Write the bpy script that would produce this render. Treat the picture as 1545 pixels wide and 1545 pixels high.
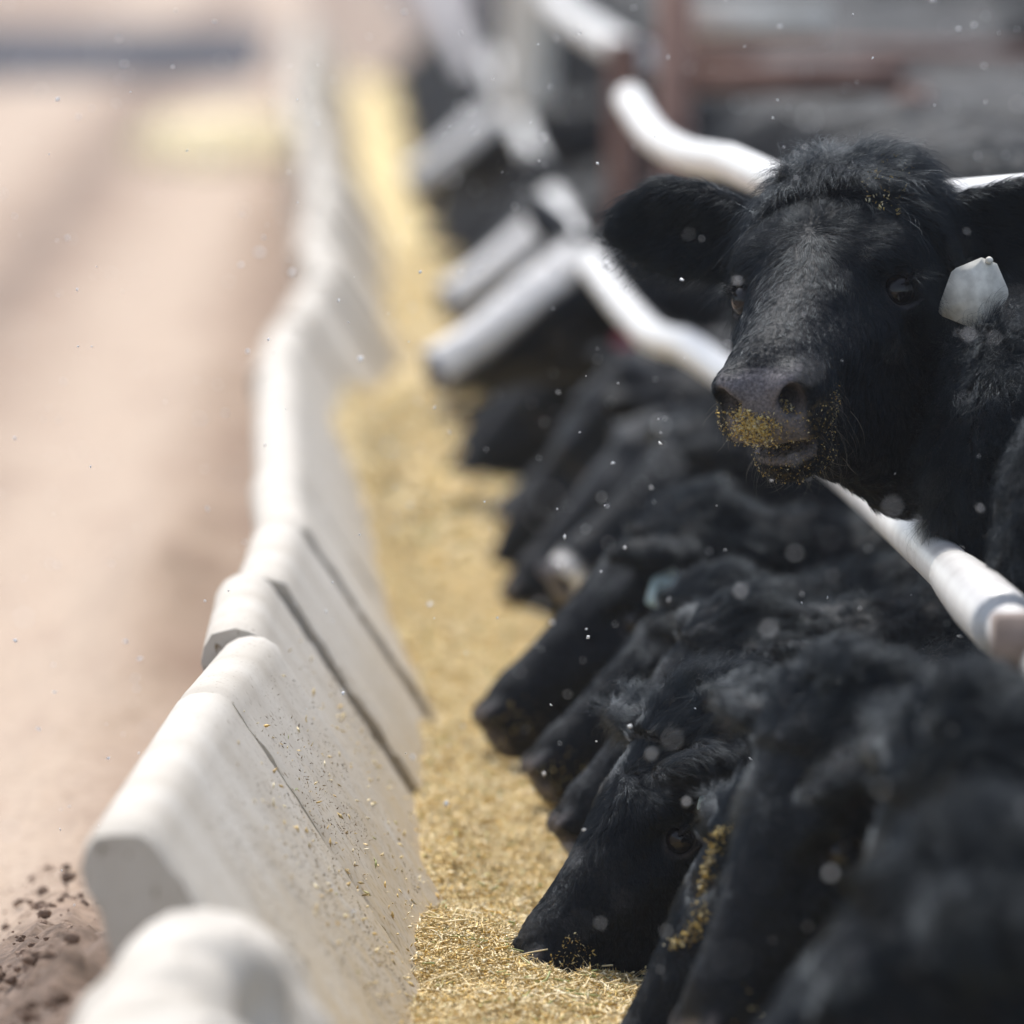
import bpy, math
import numpy as np
from mathutils import Vector, Matrix
for o in list(bpy.data.objects): bpy.data.objects.remove(o)
SC = bpy.context.scene
COL = SC.collection
rng = np.random.default_rng(7)
R = math.radians

# ------------------------------------------------------------------ camera
FPX = 13000.0                      # focal length in pixels of a 1545 px frame
CAMH = 1.75
PITCH, YAW = R(4.32), R(1.20)
cam_d = bpy.data.cameras.new('camera'); cam = bpy.data.objects.new('camera', cam_d); COL.objects.link(cam)
cam.location = (0, 0, CAMH); cam.rotation_euler = (R(90) - PITCH, 0, -YAW)
cam_d.sensor_fit = 'HORIZONTAL'; cam_d.sensor_width = 36; cam_d.lens = FPX / 1545 * 36
cam_d.clip_start = 0.5; cam_d.clip_end = 5000
cam_d.dof.use_dof = True; cam_d.dof.focus_distance = 13.0; cam_d.dof.aperture_fstop = 2.7
SC.camera = cam
_M = cam.rotation_euler.to_matrix()
C_R = np.array(_M @ Vector((1, 0, 0))); C_U = np.array(_M @ Vector((0, 1, 0))); C_F = np.array(_M @ Vector((0, 0, -1)))
C_P = np.array([0, 0, CAMH])
def at(px, py, D):
    """the world point at distance D that stands where the photograph shows pixel px,py"""
    return C_P + D * (C_F + (px - 772.5) / FPX * C_R - (py - 772.5) / FPX * C_U)

# ------------------------------------------------------------------ light
W = bpy.data.worlds.new('World'); SC.world = W; W.use_nodes = True
nt = W.node_tree; bg = nt.nodes['Background']
sky = nt.nodes.new('ShaderNodeTexSky'); sky.sky_type = 'NISHITA'; sky.sun_disc = False
SUN_EL, SUN_AZ = R(59), R(-12)     # azimuth from +y towards +x
sky.sun_elevation = SUN_EL; sky.sun_rotation = SUN_AZ; sky.dust_density = 2.0; sky.air_density = 1.0
hs_ = nt.nodes.new('ShaderNodeHueSaturation'); hs_.inputs['Saturation'].default_value = .65   # thin cloud whitens the sky
nt.links.new(sky.outputs[0], hs_.inputs['Color']); nt.links.new(hs_.outputs[0], bg.inputs[0]); bg.inputs[1].default_value = 0.13
sl = bpy.data.lights.new('sun', 'SUN'); sun = bpy.data.objects.new('sun', sl); COL.objects.link(sun)
sl.energy = 2.1; sl.angle = R(10); sl.color = (1.0, 0.965, 0.92)
sd = Vector((math.sin(SUN_AZ) * math.cos(SUN_EL), math.cos(SUN_AZ) * math.cos(SUN_EL), math.sin(SUN_EL)))
sun.rotation_euler = sd.to_track_quat('Z', 'Y').to_euler()
SC.view_settings.view_transform = 'Standard'; SC.view_settings.look = 'None'
SC.view_settings.exposure = 0.90; SC.view_settings.gamma = 1.0
SC.render.engine = 'CYCLES'
SC.cycles.use_denoising = True
try: SC.cycles.denoiser = 'OPENIMAGEDENOISE'
except Exception: pass
SC.cycles.max_bounces = 5; SC.cycles.diffuse_bounces = 3; SC.cycles.glossy_bounces = 2
SC.cycles.transmission_bounces = 2; SC.cycles.transparent_max_bounces = 6; SC.cycles.volume_bounces = 1
SC.cycles.caustics_reflective = False; SC.cycles.caustics_refractive = False
SC.cycles.use_adaptive_sampling = True; SC.cycles.adaptive_threshold = 0.01

# ------------------------------------------------------------------ helpers
def tag(o, label=None, cat=None, group=None, kind=None):
    if label: o['label'] = label
    if cat: o['category'] = cat
    if group: o['group'] = group
    if kind: o['kind'] = kind
    return o
def empty(name, loc=(0, 0, 0)):
    o = bpy.data.objects.new(name, None); COL.objects.link(o); o.location = loc; o.empty_display_size = 0.1
    return o
def mesh_obj(name, V, F, mat, parent=None, smooth=True, attrs=None, origin=None):
    V = np.asarray(V, dtype=np.float64)
    if origin is None: origin = np.zeros(3)
    me = bpy.data.meshes.new(name)
    V = V - np.asarray(origin)
    F = np.asarray(F)
    me.vertices.add(len(V)); me.vertices.foreach_set('co', V.astype(np.float32).ravel())
    k = F.shape[1]
    me.loops.add(F.size); me.loops.foreach_set('vertex_index', F.astype(np.int32).ravel())
    me.polygons.add(len(F)); me.polygons.foreach_set('loop_start', np.arange(0, F.size, k, dtype=np.int32))
    me.polygons.foreach_set('loop_total', np.full(len(F), k, dtype=np.int32))
    me.update(calc_edges=True); me.validate()
    if smooth: me.polygons.foreach_set('use_smooth', np.ones(len(me.polygons), dtype=bool))
    if attrs:
        for an, av in attrs.items():
            a = me.attributes.new(an, 'FLOAT', 'POINT'); a.data.foreach_set('value', np.asarray(av, dtype=np.float32))
    if mat: me.materials.append(mat)
    o = bpy.data.objects.new(name, me); COL.objects.link(o)
    if parent is not None:
        o.parent = parent
        o.location = Vector(origin) - parent.location
    else: o.location = origin
    return o
class MB:
    def __init__(s): s.V = []; s.F = []; s.n = 0; s.A = []
    def add(s, V, F, a=None):
        V = np.asarray(V, float); F = np.asarray(F, int)
        s.V.append(V); s.F.append(F + s.n); s.n += len(V)
        if a is not None: s.A.append(np.broadcast_to(a, len(V)))
    def build(s, name, mat, parent=None, **k):
        at_ = {'v': np.concatenate(s.A)} if s.A else None
        return mesh_obj(name, np.concatenate(s.V), np.concatenate(s.F), mat, parent, attrs=at_, **k)
def tube(pts, r, seg=16, cap=True, sub=6):
    """a pipe along a smoothed polyline; r may be a list"""
    P = np.asarray(pts, float); n = len(P)
    rr = np.full(n, r) if np.isscalar(r) else np.asarray(r, float)
    if sub > 1 and n > 2:
        Q = []; RR = []
        for i in range(n - 1):
            p0, p1, p2, p3 = P[max(i - 1, 0)], P[i], P[i + 1], P[min(i + 2, n - 1)]
            for t in np.linspace(0, 1, sub, endpoint=False):
                Q.append(.5 * ((2 * p1) + (-p0 + p2) * t + (2 * p0 - 5 * p1 + 4 * p2 - p3) * t * t + (-p0 + 3 * p1 - 3 * p2 + p3) * t ** 3))
                RR.append(rr[i] * (1 - t) + rr[i + 1] * t)
        Q.append(P[-1]); RR.append(rr[-1]); P = np.array(Q); rr = np.array(RR); n = len(P)
    T = np.gradient(P, axis=0); T /= np.linalg.norm(T, axis=1)[:, None]
    up = np.array([0, 0, 1.0]) if abs(T[0][2]) < .9 else np.array([1.0, 0, 0])
    V = []
    for i in range(n):
        a = np.cross(T[i], up); a /= np.linalg.norm(a) + 1e-9; b = np.cross(a, T[i])
        th = np.linspace(0, 2 * np.pi, seg, endpoint=False)
        V.append(P[i] + rr[i] * (np.cos(th)[:, None] * a + np.sin(th)[:, None] * b))
    V = np.concatenate(V); F = []
    for i in range(n - 1):
        for j in range(seg):
            k = (j + 1) % seg
            F.append((i * seg + j, i * seg + k, (i + 1) * seg + k, (i + 1) * seg + j))
    if cap:
        V = np.vstack([V, P[0], P[-1]]); c0 = len(V) - 2; c1 = len(V) - 1
        for j in range(seg):
            k = (j + 1) % seg
            F.append((c0, k, j, j)); F.append((c1, (n - 1) * seg + j, (n - 1) * seg + k, (n - 1) * seg + k))
    return V, np.array(F)
def bevbox(c, s, ax=None, b=.004):
    """bevelled box as 24 verts; degenerate quads are avoided by using a bmesh"""
    import bmesh
    bm = bmesh.new(); bmesh.ops.create_cube(bm, size=1)
    for v in bm.verts: v.co = Vector((v.co.x * s[0], v.co.y * s[1], v.co.z * s[2]))
    bmesh.ops.bevel(bm, geom=list(bm.edges), offset=b, segments=2, affect='EDGES')
    bmesh.ops.triangulate(bm, faces=list(bm.faces))
    V = np.array([v.co[:] for v in bm.verts]); bm.verts.index_update()
    F = np.array([[v.index for v in f.verts] for f in bm.faces]); bm.free()
    if ax is not None: V = V @ np.asarray(ax, float)
    return V + np.asarray(c), F
def tri(F):   # quads -> tris, so tubes and boxes may share a mesh
    F = np.asarray(F)
    if F.shape[1] == 3: return F
    T = np.vstack([F[:, [0, 1, 2]], F[:, [0, 2, 3]]])
    ok = (T[:, 0] != T[:, 1]) & (T[:, 1] != T[:, 2]) & (T[:, 0] != T[:, 2])
    return T[ok]
def hash3(i, j, k, s=0):
    h = (i.astype(np.int64) * 73856093) ^ (j.astype(np.int64) * 19349663) ^ (k.astype(np.int64) * 83492791) ^ (s * 2654435)
    h = (h ^ (h >> 13)) * 1274126177; h = h & 0x7fffffff
    h = ((h ^ (h >> 11)) * 69069) & 0x7fffffff
    return (h % 100003) / 100003.0
def vnoise(P, s=0):
    P = np.asarray(P, float); f = np.floor(P).astype(np.int64); t = P - f; t = t * t * (3 - 2 * t)
    out = 0
    for a in (0, 1):
        for b in (0, 1):
            for c in (0, 1):
                w = (t[..., 0] if a else 1 - t[..., 0]) * (t[..., 1] if b else 1 - t[..., 1]) * (t[..., 2] if c else 1 - t[..., 2])
                out = out + w * hash3(f[..., 0] + a, f[..., 1] + b, f[..., 2] + c, s)
    return out * 2 - 1
def fbm(P, o=4, s=0):
    a, out, P = 1.0, 0, np.asarray(P, float)
    for i in range(o): out = out + a * vnoise(P, s + i); P = P * 2.03 + 11.7; a *= .5
    return out
def sstep(a, b, x): t = np.clip((x - a) / (b - a), 0, 1); return t * t * (3 - 2 * t)

# ------------------------------------------------------------------ materials
class NM:
    def __init__(s, name):
        s.m = bpy.data.materials.new(name); s.m.use_nodes = True; s.t = s.m.node_tree; s.n = s.t.nodes; s.l = s.t.links
        s.p = s.n['Principled BSDF']
    def node(s, typ, **k):
        n = s.n.new(typ)
        for a, v in k.items():
            if a.startswith('i_'):
                key = a[2:]; key = int(key) if key.isdigit() else key.replace('_', ' ')
                n.inputs[key].default_value = v
            else: setattr(n, a, v)
        return n
    def coord(s, scale=(1, 1, 1), rot=(0, 0, 0), kind='Object'):
        tc = s.node('ShaderNodeTexCoord'); mp = s.node('ShaderNodeMapping'); mp.inputs['Scale'].default_value = scale; mp.inputs['Rotation'].default_value = rot
        s.l.new(tc.outputs[kind], mp.inputs[0]); return mp.outputs[0]
    def noise(s, vec, scale, detail=4, rough=.55, **k):
        n = s.node('ShaderNodeTexNoise'); n.inputs['Scale'].default_value = scale; n.inputs['Detail'].default_value = detail; n.inputs['Roughness'].default_value = rough
        s.l.new(vec, n.inputs['Vector']); return n.outputs['Fac']
    def ramp(s, fac, stops):
        r = s.node('ShaderNodeValToRGB'); e = r.color_ramp.elements
        while len(e) < len(stops): e.new(.5)
        for x, (p, c) in zip(e, stops): x.position = p; x.color = (*c, 1) if len(c) == 3 else c
        s.l.new(fac, r.inputs[0]); return r.outputs[0]
    def mix(s, fac, a, b, mode='MIX'):
        m = s.node('ShaderNodeMix', data_type='RGBA', blend_type=mode)
        for i, x in ((0, fac), (6, a), (7, b)):
            if hasattr(x, 'is_linked') or hasattr(x, 'links'): s.l.new(x, m.inputs[i])
            else: m.inputs[i].default_value = (*x, 1) if (i and len(x) == 3) else x
        return m.outputs[2]
    def attr(s, name): a = s.node('ShaderNodeAttribute', attribute_name=name); return a.outputs['Fac']
    def bump(s, h, strength, dist):
        b = s.node('ShaderNodeBump'); b.inputs['Strength'].default_value = strength; b.inputs['Distance'].default_value = dist
        s.l.new(h, b.inputs['Height']); s.l.new(b.outputs[0], s.p.inputs['Normal']); return b
    def color(s, c):
        if hasattr(c, 'links'): s.l.new(c, s.p.inputs['Base Color'])
        else: s.p.inputs['Base Color'].default_value = (*c, 1)
    def set(s, **k):
        for a, v in k.items(): s.p.inputs[a.replace('_', ' ')].default_value = v
        return s.m

def mat_hide(long_bump):
    m = NM('black_hide'); v = m.coord((1, 1, 1))
    n1 = m.noise(v, 9, 5); n2 = m.noise(v, 55 if not long_bump else 30, 4)
    coat = m.ramp(n1, [(.35, (.0025, .003, .0042)), (.6, (.0045, .005, .0065)), (.78, (.011, .009, .0085))])
    white = m.attr('blaze'); c = m.mix(white, coat, (.86, .83, .79))
    pad = m.attr('pad'); pn = m.noise(v, 230, 2)
    c = m.mix(pad, c, m.ramp(pn, [(.3, (.07, .064, .068)), (.7, (.17, .155, .16))]))
    dirt = m.attr('dirt'); dn = m.noise(v, 160, 3); dr = m.ramp(dn, [(.5, (0, 0, 0)), (.6, (1, 1, 1))])
    mm = m.node('ShaderNodeMath', operation='MULTIPLY'); m.l.new(dirt, mm.inputs[0]); m.l.new(dr, mm.inputs[1])
    c = m.mix(mm.outputs[0], c, (.28, .19, .06))
    m.color(c); m.bump(n2, .7, .02 if long_bump else .006)
    m.p.inputs['Specular IOR Level'].default_value = .17 if long_bump else .18; m.p.inputs['Specular Tint'].default_value = (.78, .88, 1, 1)
    return m.set(Roughness=.55 if long_bump else .6)
def mat_hair(name, base, rough=.38, warm=None, spec=.33):
    m = NM(name)
    hi = m.node('ShaderNodeHairInfo'); rr = m.ramp(hi.outputs['Random'], [(0, tuple(b * .6 for b in base)), (.8, base), (1, warm or tuple(b * 2.2 for b in base))])
    m.color(rr)
    m.p.inputs['Specular IOR Level'].default_value = spec; m.p.inputs['Specular Tint'].default_value = (.58, .80, 1, 1)
    return m.set(Roughness=rough)
HIDE = mat_hide(False); HIDE_FAR = mat_hide(True)
HAIR = mat_hair('black_hair', (.0022, .0030, .0046), .33)
HAIR_DULL = mat_hair('dusty_black_hair', (.0028, .0034, .0046), .36, (.014, .010, .008), .42)
HAIR_LONG = mat_hair('long_black_hair', (.003, .0042, .0065), .32, None, .46)
FRINGE = mat_hair('brown_tipped_hair', (.006, .005, .005), .4, (.05, .030, .022), .4)
WHISK = mat_hair('whisker', (.16, .14, .11), .4)
def simple(name, col, rough=.5, **k):
    m = NM(name); m.color(col); return m.set(Roughness=rough, **k)
EYE = simple('eye_gloss', (.005, .004, .005), .14, **{'Specular_IOR_Level': .35})
def mat_tag(name, a, b):
    m = NM(name); n = m.noise(m.coord(), 40, 4); m.color(m.ramp(n, [(.35, a), (.65, b)])); return m.set(Roughness=.5)
TAGW = mat_tag('white_plastic', (.50, .48, .42), (.74, .72, .64)); TAGB = mat_tag('pale_blue_plastic', (.38, .55, .62), (.6, .74, .78))
TAGP = mat_tag('pink_plastic', (.62, .36, .32), (.8, .55, .5)); INK = simple('tag_ink', (.02, .02, .025), .6)
def mat_crumb():
    m = NM('feed_crumb'); a = m.attr('v')
    m.color(m.ramp(a, [(0, (.40, .25, .05)), (.4, (.72, .50, .12)), (.75, (.82, .68, .30)), (1, (.85, .80, .6))])); return m.set(Roughness=.75)
CRUMB = mat_crumb()

def mat_straw():
    m = NM('chopped_feed'); a = m.attr('v')
    m.color(m.ramp(a, [(0, (.34, .40, .14)), (.03, (.50, .48, .2)), (.05, (.45, .29, .10)), (.14, (.70, .52, .22)), (.4, (.92, .73, .38)), (.8, (.92, .82, .58)), (.9, (.78, .50, .12)), (1, (.90, .66, .24))]))
    return m.set(Roughness=.65)
STRAW = mat_straw()
def mat_feedbed():
    m = NM('feed_bed'); v = m.coord()
    n = m.noise(v, 55, 6, .7); n2 = m.noise(v, 6, 4)
    c = m.ramp(n, [(.28, (.38, .26, .09)), (.42, (.66, .50, .21)), (.58, (.82, .67, .34)), (.75, (.88, .78, .50))])
    c = m.mix(m.ramp(n2, [(.35, (0, 0, 0)), (.65, (.55, .55, .55))]), c, (.70, .56, .29)); m.color(c)
    m.bump(n, 1.0, .012); return m.set(Roughness=.85)
BED = mat_feedbed()
def mat_concrete():
    m = NM('pale_concrete'); v = m.coord()
    n = m.noise(v, 5, 5); fine = m.noise(v, 260, 3)
    c = m.ramp(n, [(.3, (.45, .405, .34)), (.7, (.585, .55, .49))])
    c = m.mix(m.ramp(fine, [(.35, (.25, .25, .25)), (.5, (0, 0, 0))]), c, (.40, .36, .29))
    # splashes of dried feed thickening toward the trough; drips stretched down the face
    low = m.attr('low')
    sp = m.noise(m.coord((1, 1, .32)), 120, 4, .6)
    ad = m.node('ShaderNodeMath', operation='MULTIPLY_ADD'); ad.inputs[1].default_value = .10
    m.l.new(low, ad.inputs[0]); m.l.new(sp, ad.inputs[2])
    c = m.mix(m.ramp(ad.outputs[0], [(.635, (0, 0, 0)), (.69, (1, 1, 1))]), c, (.17, .12, .06))
    hz = m.noise(v, 14, 4)
    ad2 = m.node('ShaderNodeMath', operation='MULTIPLY'); m.l.new(low, ad2.inputs[0]); m.l.new(hz, ad2.inputs[1])
    c = m.mix(m.ramp(ad2.outputs[0], [(.12, (0, 0, 0)), (.55, (.75, .75, .75))]), c, (.50, .38, .21))
    m.color(c); m.bump(fine, .35, .0015); return m.set(Roughness=.8)
CONC = mat_concrete()
def mat_pipe():
    m = NM('weathered_white_pipe'); v = m.coord(); n = m.noise(v, 14, 5); f = m.noise(v, 120, 3)
    c = m.ramp(n, [(.35, (.58, .565, .545)), (.6, (.68, .67, .65))]); c = m.mix(m.ramp(f, [(.25, (.35, .35, .35)), (.38, (0, 0, 0))]), c, (.3, .24, .19)); m.color(c)
    return m.set(Roughness=.42, Metallic=.15)
PIPE = mat_pipe()
def mat_rust(name, a, b):
    m = NM(name); n = m.noise(m.coord(), 12, 5); m.color(m.ramp(n, [(.35, a), (.65, b)])); m.bump(n, .3, .003); return m.set(Roughness=.8)
RUST = mat_rust('rusty_steel', (.13, .065, .05), (.23, .13, .10)); WOOD = mat_rust('bleached_timber', (.58, .54, .47), (.78, .75, .68))
GREYP = mat_rust('grey_steel', (.36, .34, .34), (.50, .48, .48))
BROWN = mat_rust('brown_angle_steel', (.16, .12, .10), (.26, .20, .17))
SNOW = simple('snow', (.95, .96, .98), .6)
_t = SNOW.node_tree; _tr = _t.nodes.new('ShaderNodeBsdfTranslucent'); _tr.inputs[0].default_value = (.95, .96, .98, 1); _mx = _t.nodes.new('ShaderNodeMixShader'); _mx.inputs[0].default_value = .5
_t.links.new(_t.nodes['Principled BSDF'].outputs[0], _mx.inputs[1]); _t.links.new(_tr.outputs[0], _mx.inputs[2]); _t.links.new(_mx.outputs[0], _t.nodes['Material Output'].inputs['Surface'])

# ------------------------------------------------------------------ signed distance modelling and meshing
def smin(a, b, k):
    h = np.clip(.5 + .5 * (b - a) / k, 0, 1); return b * (1 - h) + a * h - k * h * (1 - h)
def smax(a, b, k): return -smin(-a, -b, k)
def d_ell(P, c, r, Rm=None):
    Q = P - np.asarray(c, dtype=P.dtype)
    if Rm is not None: Q = Q @ Rm.astype(P.dtype)
    r = np.asarray(r, dtype=P.dtype); k0 = np.sqrt(((Q / r) ** 2).sum(-1)); k1 = np.sqrt(((Q / (r * r)) ** 2).sum(-1)) + 1e-6
    return k0 * (k0 - 1) / k1
def d_cone(P, a, b, r1, r2, sy=1.0):
    a = np.asarray(a, dtype=P.dtype); b = np.asarray(b, dtype=P.dtype); ab = b - a
    Q = P - a; t = np.clip((Q @ ab) / (ab @ ab), 0, 1)
    D = Q - t[..., None] * ab
    return np.sqrt((D ** 2).sum(-1)) - (r1 + (r2 - r1) * t)
class Field:
    """a graded grid: fine inside [lo,hi], growing coarser outside"""
    def __init__(s, lo, hi, LO, HI, h, H, grow=1.18):
        s.ax = []
        for i in range(3):
            c = list(np.arange(lo[i], hi[i] + h, h)); st = h
            x = c[-1]
            while x < HI[i]: st = min(st * grow, H); x += st; c.append(x)
            x = c[0]; st = h; pre = []
            while x > LO[i]: st = min(st * grow, H); x -= st; pre.append(x)
            s.ax.append(np.array(pre[::-1] + c, dtype=np.float32))
        s.D = np.full([len(a) for a in s.ax], 9.0, dtype=np.float32)
    def box(s, lo, hi):
        sl = []
        for i in range(3):
            a = np.searchsorted(s.ax[i], lo[i]); b = np.searchsorted(s.ax[i], hi[i])
            sl.append(slice(max(a - 1, 0), min(b + 1, len(s.ax[i]))))
        sl = tuple(sl)
        G = np.stack(np.meshgrid(*[s.ax[i][sl[i]] for i in range(3)], indexing='ij'), -1)
        return sl, G
    def add(s, lo, hi, fn, k, sub=False):
        m = k + .05
        sl, G = s.box(np.asarray(lo) - m, np.asarray(hi) + m)
        if G.size == 0: return
        d = fn(G).astype(np.float32)
        s.D[sl] = smax(s.D[sl], -d, k) if sub else smin(s.D[sl], d, k)
    def ell(s, c, r, k=.03, Rm=None, sub=False):
        c = np.asarray(c, float); r = np.asarray(r, float)
        e = np.full(3, r.max()) if Rm is not None else r
        s.add(c - e, c + e, lambda G: d_ell(G, c, r, Rm), k, sub)
    def cone(s, a, b, r1, r2, k=.03, sub=False):
        a = np.asarray(a, float); b = np.asarray(b, float); rm = max(r1, r2)
        s.add(np.minimum(a, b) - rm, np.maximum(a, b) + rm, lambda G: d_cone(G, a, b, r1, r2), k, sub)
    def mesh(s):
        D = s.D; ins = D < 0
        nx, ny, nz = D.shape
        c = [ins[i:nx - 1 + i, j:ny - 1 + j, k:nz - 1 + k] for i in (0, 1) for j in (0, 1) for k in (0, 1)]
        allin = c[0].copy(); anyin = c[0].copy()
        for q in c[1:]: allin &= q; anyin |= q
        act = anyin & ~allin
        I = np.argwhere(act); idx = np.full(act.shape, -1, dtype=np.int64); idx[act] = np.arange(len(I))
        acc = np.zeros((len(I), 3)); cnt = np.zeros(len(I))
        offs = [(i, j, k) for i in (0, 1) for j in (0, 1) for k in (0, 1)]
        for a in offs:
            for b in offs:
                if sum(b) - sum(a) == 1 and all(y >= x for x, y in zip(a, b)):
                    A = I + a; B = I + b
                    da = D[A[:, 0], A[:, 1], A[:, 2]]; db = D[B[:, 0], B[:, 1], B[:, 2]]
                    m = (da < 0) != (db < 0)
                    t = np.where(m, da / np.where(m, da - db, 1), 0)
                    pa = np.stack([s.ax[q][A[:, q]] for q in range(3)], 1); pb = np.stack([s.ax[q][B[:, q]] for q in range(3)], 1)
                    acc += np.where(m[:, None], pa + (pb - pa) * t[:, None], 0); cnt += m
        V = acc / cnt[:, None]
        F = []
        for ax in range(3):
            lo = [slice(1, -1)] * 3; lo[ax] = slice(0, -1)
            a = ins[tuple(lo)]; hi = list(lo); hi[ax] = slice(1, None); b = ins[tuple(hi)]
            E = np.argwhere(a != b) + [0 if q == ax else 1 for q in range(3)]
            flip = ins[E[:, 0], E[:, 1], E[:, 2]]
            u, w = [(1, 2), (2, 0), (0, 1)][ax]
            def cell(du, dw):
                C = E.copy(); C[:, u] -= du; C[:, w] -= dw; return idx[C[:, 0], C[:, 1], C[:, 2]]
            q = np.stack([cell(0, 0), cell(1, 0), cell(1, 1), cell(0, 1)], 1)
            q[~flip] = q[~flip][:, ::-1]
            F.append(q)
        F = np.concatenate(F); F = F[(F >= 0).all(1)]
        return V, F
def vnormals(V, F):
    n = np.cross(V[F[:, 2]] - V[F[:, 0]], V[F[:, 3]] - V[F[:, 1]]); N = np.zeros_like(V)
    for i in range(4): np.add.at(N, F[:, i], n)
    return N / (np.linalg.norm(N, axis=1)[:, None] + 1e-12)
def unit(v): v = np.asarray(v, float); return v / (np.linalg.norm(v, axis=-1, keepdims=True) + 1e-12)
def frame(X, up=(0, 0, 1), roll=0.0):
    X = unit(X); Y = unit(np.cross(up, X)); Z = np.cross(X, Y)
    if roll: Y, Z = Y * math.cos(roll) + Z * math.sin(roll), Z * math.cos(roll) - Y * math.sin(roll)
    return np.stack([X, Y, Z], 1)          # columns

def ear_frame(sg, e):
    """e: (out, fwd, up) direction of the ear in head axes, sg side"""
    L = unit(np.array([e[1], sg * e[0], e[2]])); n = unit(np.array(e[3]) * [1, sg, 1] - L * np.dot(np.array(e[3]) * [1, sg, 1], L))
    return L, n, np.cross(L, n)
EARS = {-1: (.93, -.05, .18, (.75, .1, -.55)), 1: (.93, -.2, -.05, (.75, .1, -.5))}
def head_sdf(f, ears=EARS, mouth=.010, ew=1.0):
    # skull
    f.ell((.085, 0, -.115), (.145, .112, .108), .04)
    f.ell((.13, 0, -.075), (.15, .100, .068), .05)
    f.ell((.005, 0, -.045), (.06, .080, .052), .05)
    f.cone((.17, 0, -.09), (.40, 0, -.078), .085, .050, .05)
    f.cone((.20, 0, -.125), (.41, 0, -.105), .088, .052, .05)
    for s in (-1, 1):
        f.ell((.165, s * .087, -.052), (.060, .028, .026), .03)              # brow ridge
        f.ell((.192, s * .096, -.090), (.036, .026, .028), .02)              # eye mound
        f.ell((.12, s * .080, -.190), (.115, .048, .105), .05)               # cheek
        f.cone((.26, s * .070, -.115), (.37, s * .038, -.10), .026, .02, .04)   # facial crest
        f.cone((.06, s * .062, -.250), (.37, s * .020, -.188), .058, .032, .05)  # jaw bone
    f.cone((.10, 0, -.205), (.38, 0, -.165), .10, .042, .05)
    # muzzle
    f.ell((.445, 0, -.092), (.062, .064, .055), .04)
    f.ell((.462, 0, -.118), (.050, .062, .034), .03)
    for s in (-1, 1):
        f.ell((.478, s * .038, -.068), (.036, .027, .026), .015)
        f.ell((.445, s * .040, -.135), (.05, .026, .026), .02)
    f.ell((.425, 0, -.196), (.055, .047, .034), .025)       # chin
    f.ell((.448, 0, -.180), (.034, .040, .013), .010)        # lower lip
    # cuts: nostrils, mouth, eye sockets
    for s in (-1, 1):
        Rm = frame((.75, s * .5, .25), (0, 0, 1))
        f.ell((.500, s * .043, -.078), (.046, .0175, .022), .008, Rm, sub=True)
        f.ell((.500, s * .062, -.086), (.016, .008, .006), .006, frame((.5, s * .8, -.3)), sub=True)
        Re = frame((.60, s * .80, 0), (0, 0, 1))
        f.ell((.208, s * .122, -.090), (.030, .0250, .0145), .006, Re, sub=True)
        f.ell((.203, s * .115, -.0728), (.010, .030, .0060), .006, Re); f.ell((.203, s * .113, -.1075), (.010, .027, .0055), .006, Re)
        f.ell((.236, s * .100, -.060), (.036, .012, .012), .035, sub=True)      # hollow before the eye
    f.add((.37, -.08, -.17), (.53, .08, -.135), lambda G: np.maximum(np.abs(G[..., 2] + .1545 + .12 * (G[..., 0] - .45)) - mouth * np.clip((G[..., 0] - .38) / .06, 0, 1), .385 - G[..., 0]), .006, sub=True)
    # tongue and gum inside the mouth
    f.ell((.43, 0, -.156), (.05, .035, .009), .004)
    # ears
    for s in (-1, 1):
        if ears.get(s) is None: continue
        L, n, w = ear_frame(s, ears[s]); B = np.array([.03, s * .085, -.085])
        Rm = np.stack([L, w, n], 1)
        f.cone(B, B + L * .06, .036, .032, .03)
        c = B + L * .125 * ew
        f.ell(c, (.100 * ew, .066 if ew < 1.1 else .055, .021), .02, Rm)
        f.ell(c + n * .022 + L * .004, (.088 * ew, .054 if ew < 1.1 else .044, .020), .010, Rm, sub=True)
def eye_geo(sc=1.0):
    th = np.linspace(0, np.pi, 13); ph = np.linspace(0, 2 * np.pi, 24, endpoint=False)
    V = np.array([(math.sin(t) * math.cos(p), math.sin(t) * math.sin(p), math.cos(t)) for t in th for p in ph])
    F = [(i * 24 + j, i * 24 + (j + 1) % 24, (i + 1) * 24 + (j + 1) % 24, (i + 1) * 24 + j) for i in range(12) for j in range(24)]
    return V, np.array(F)

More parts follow.
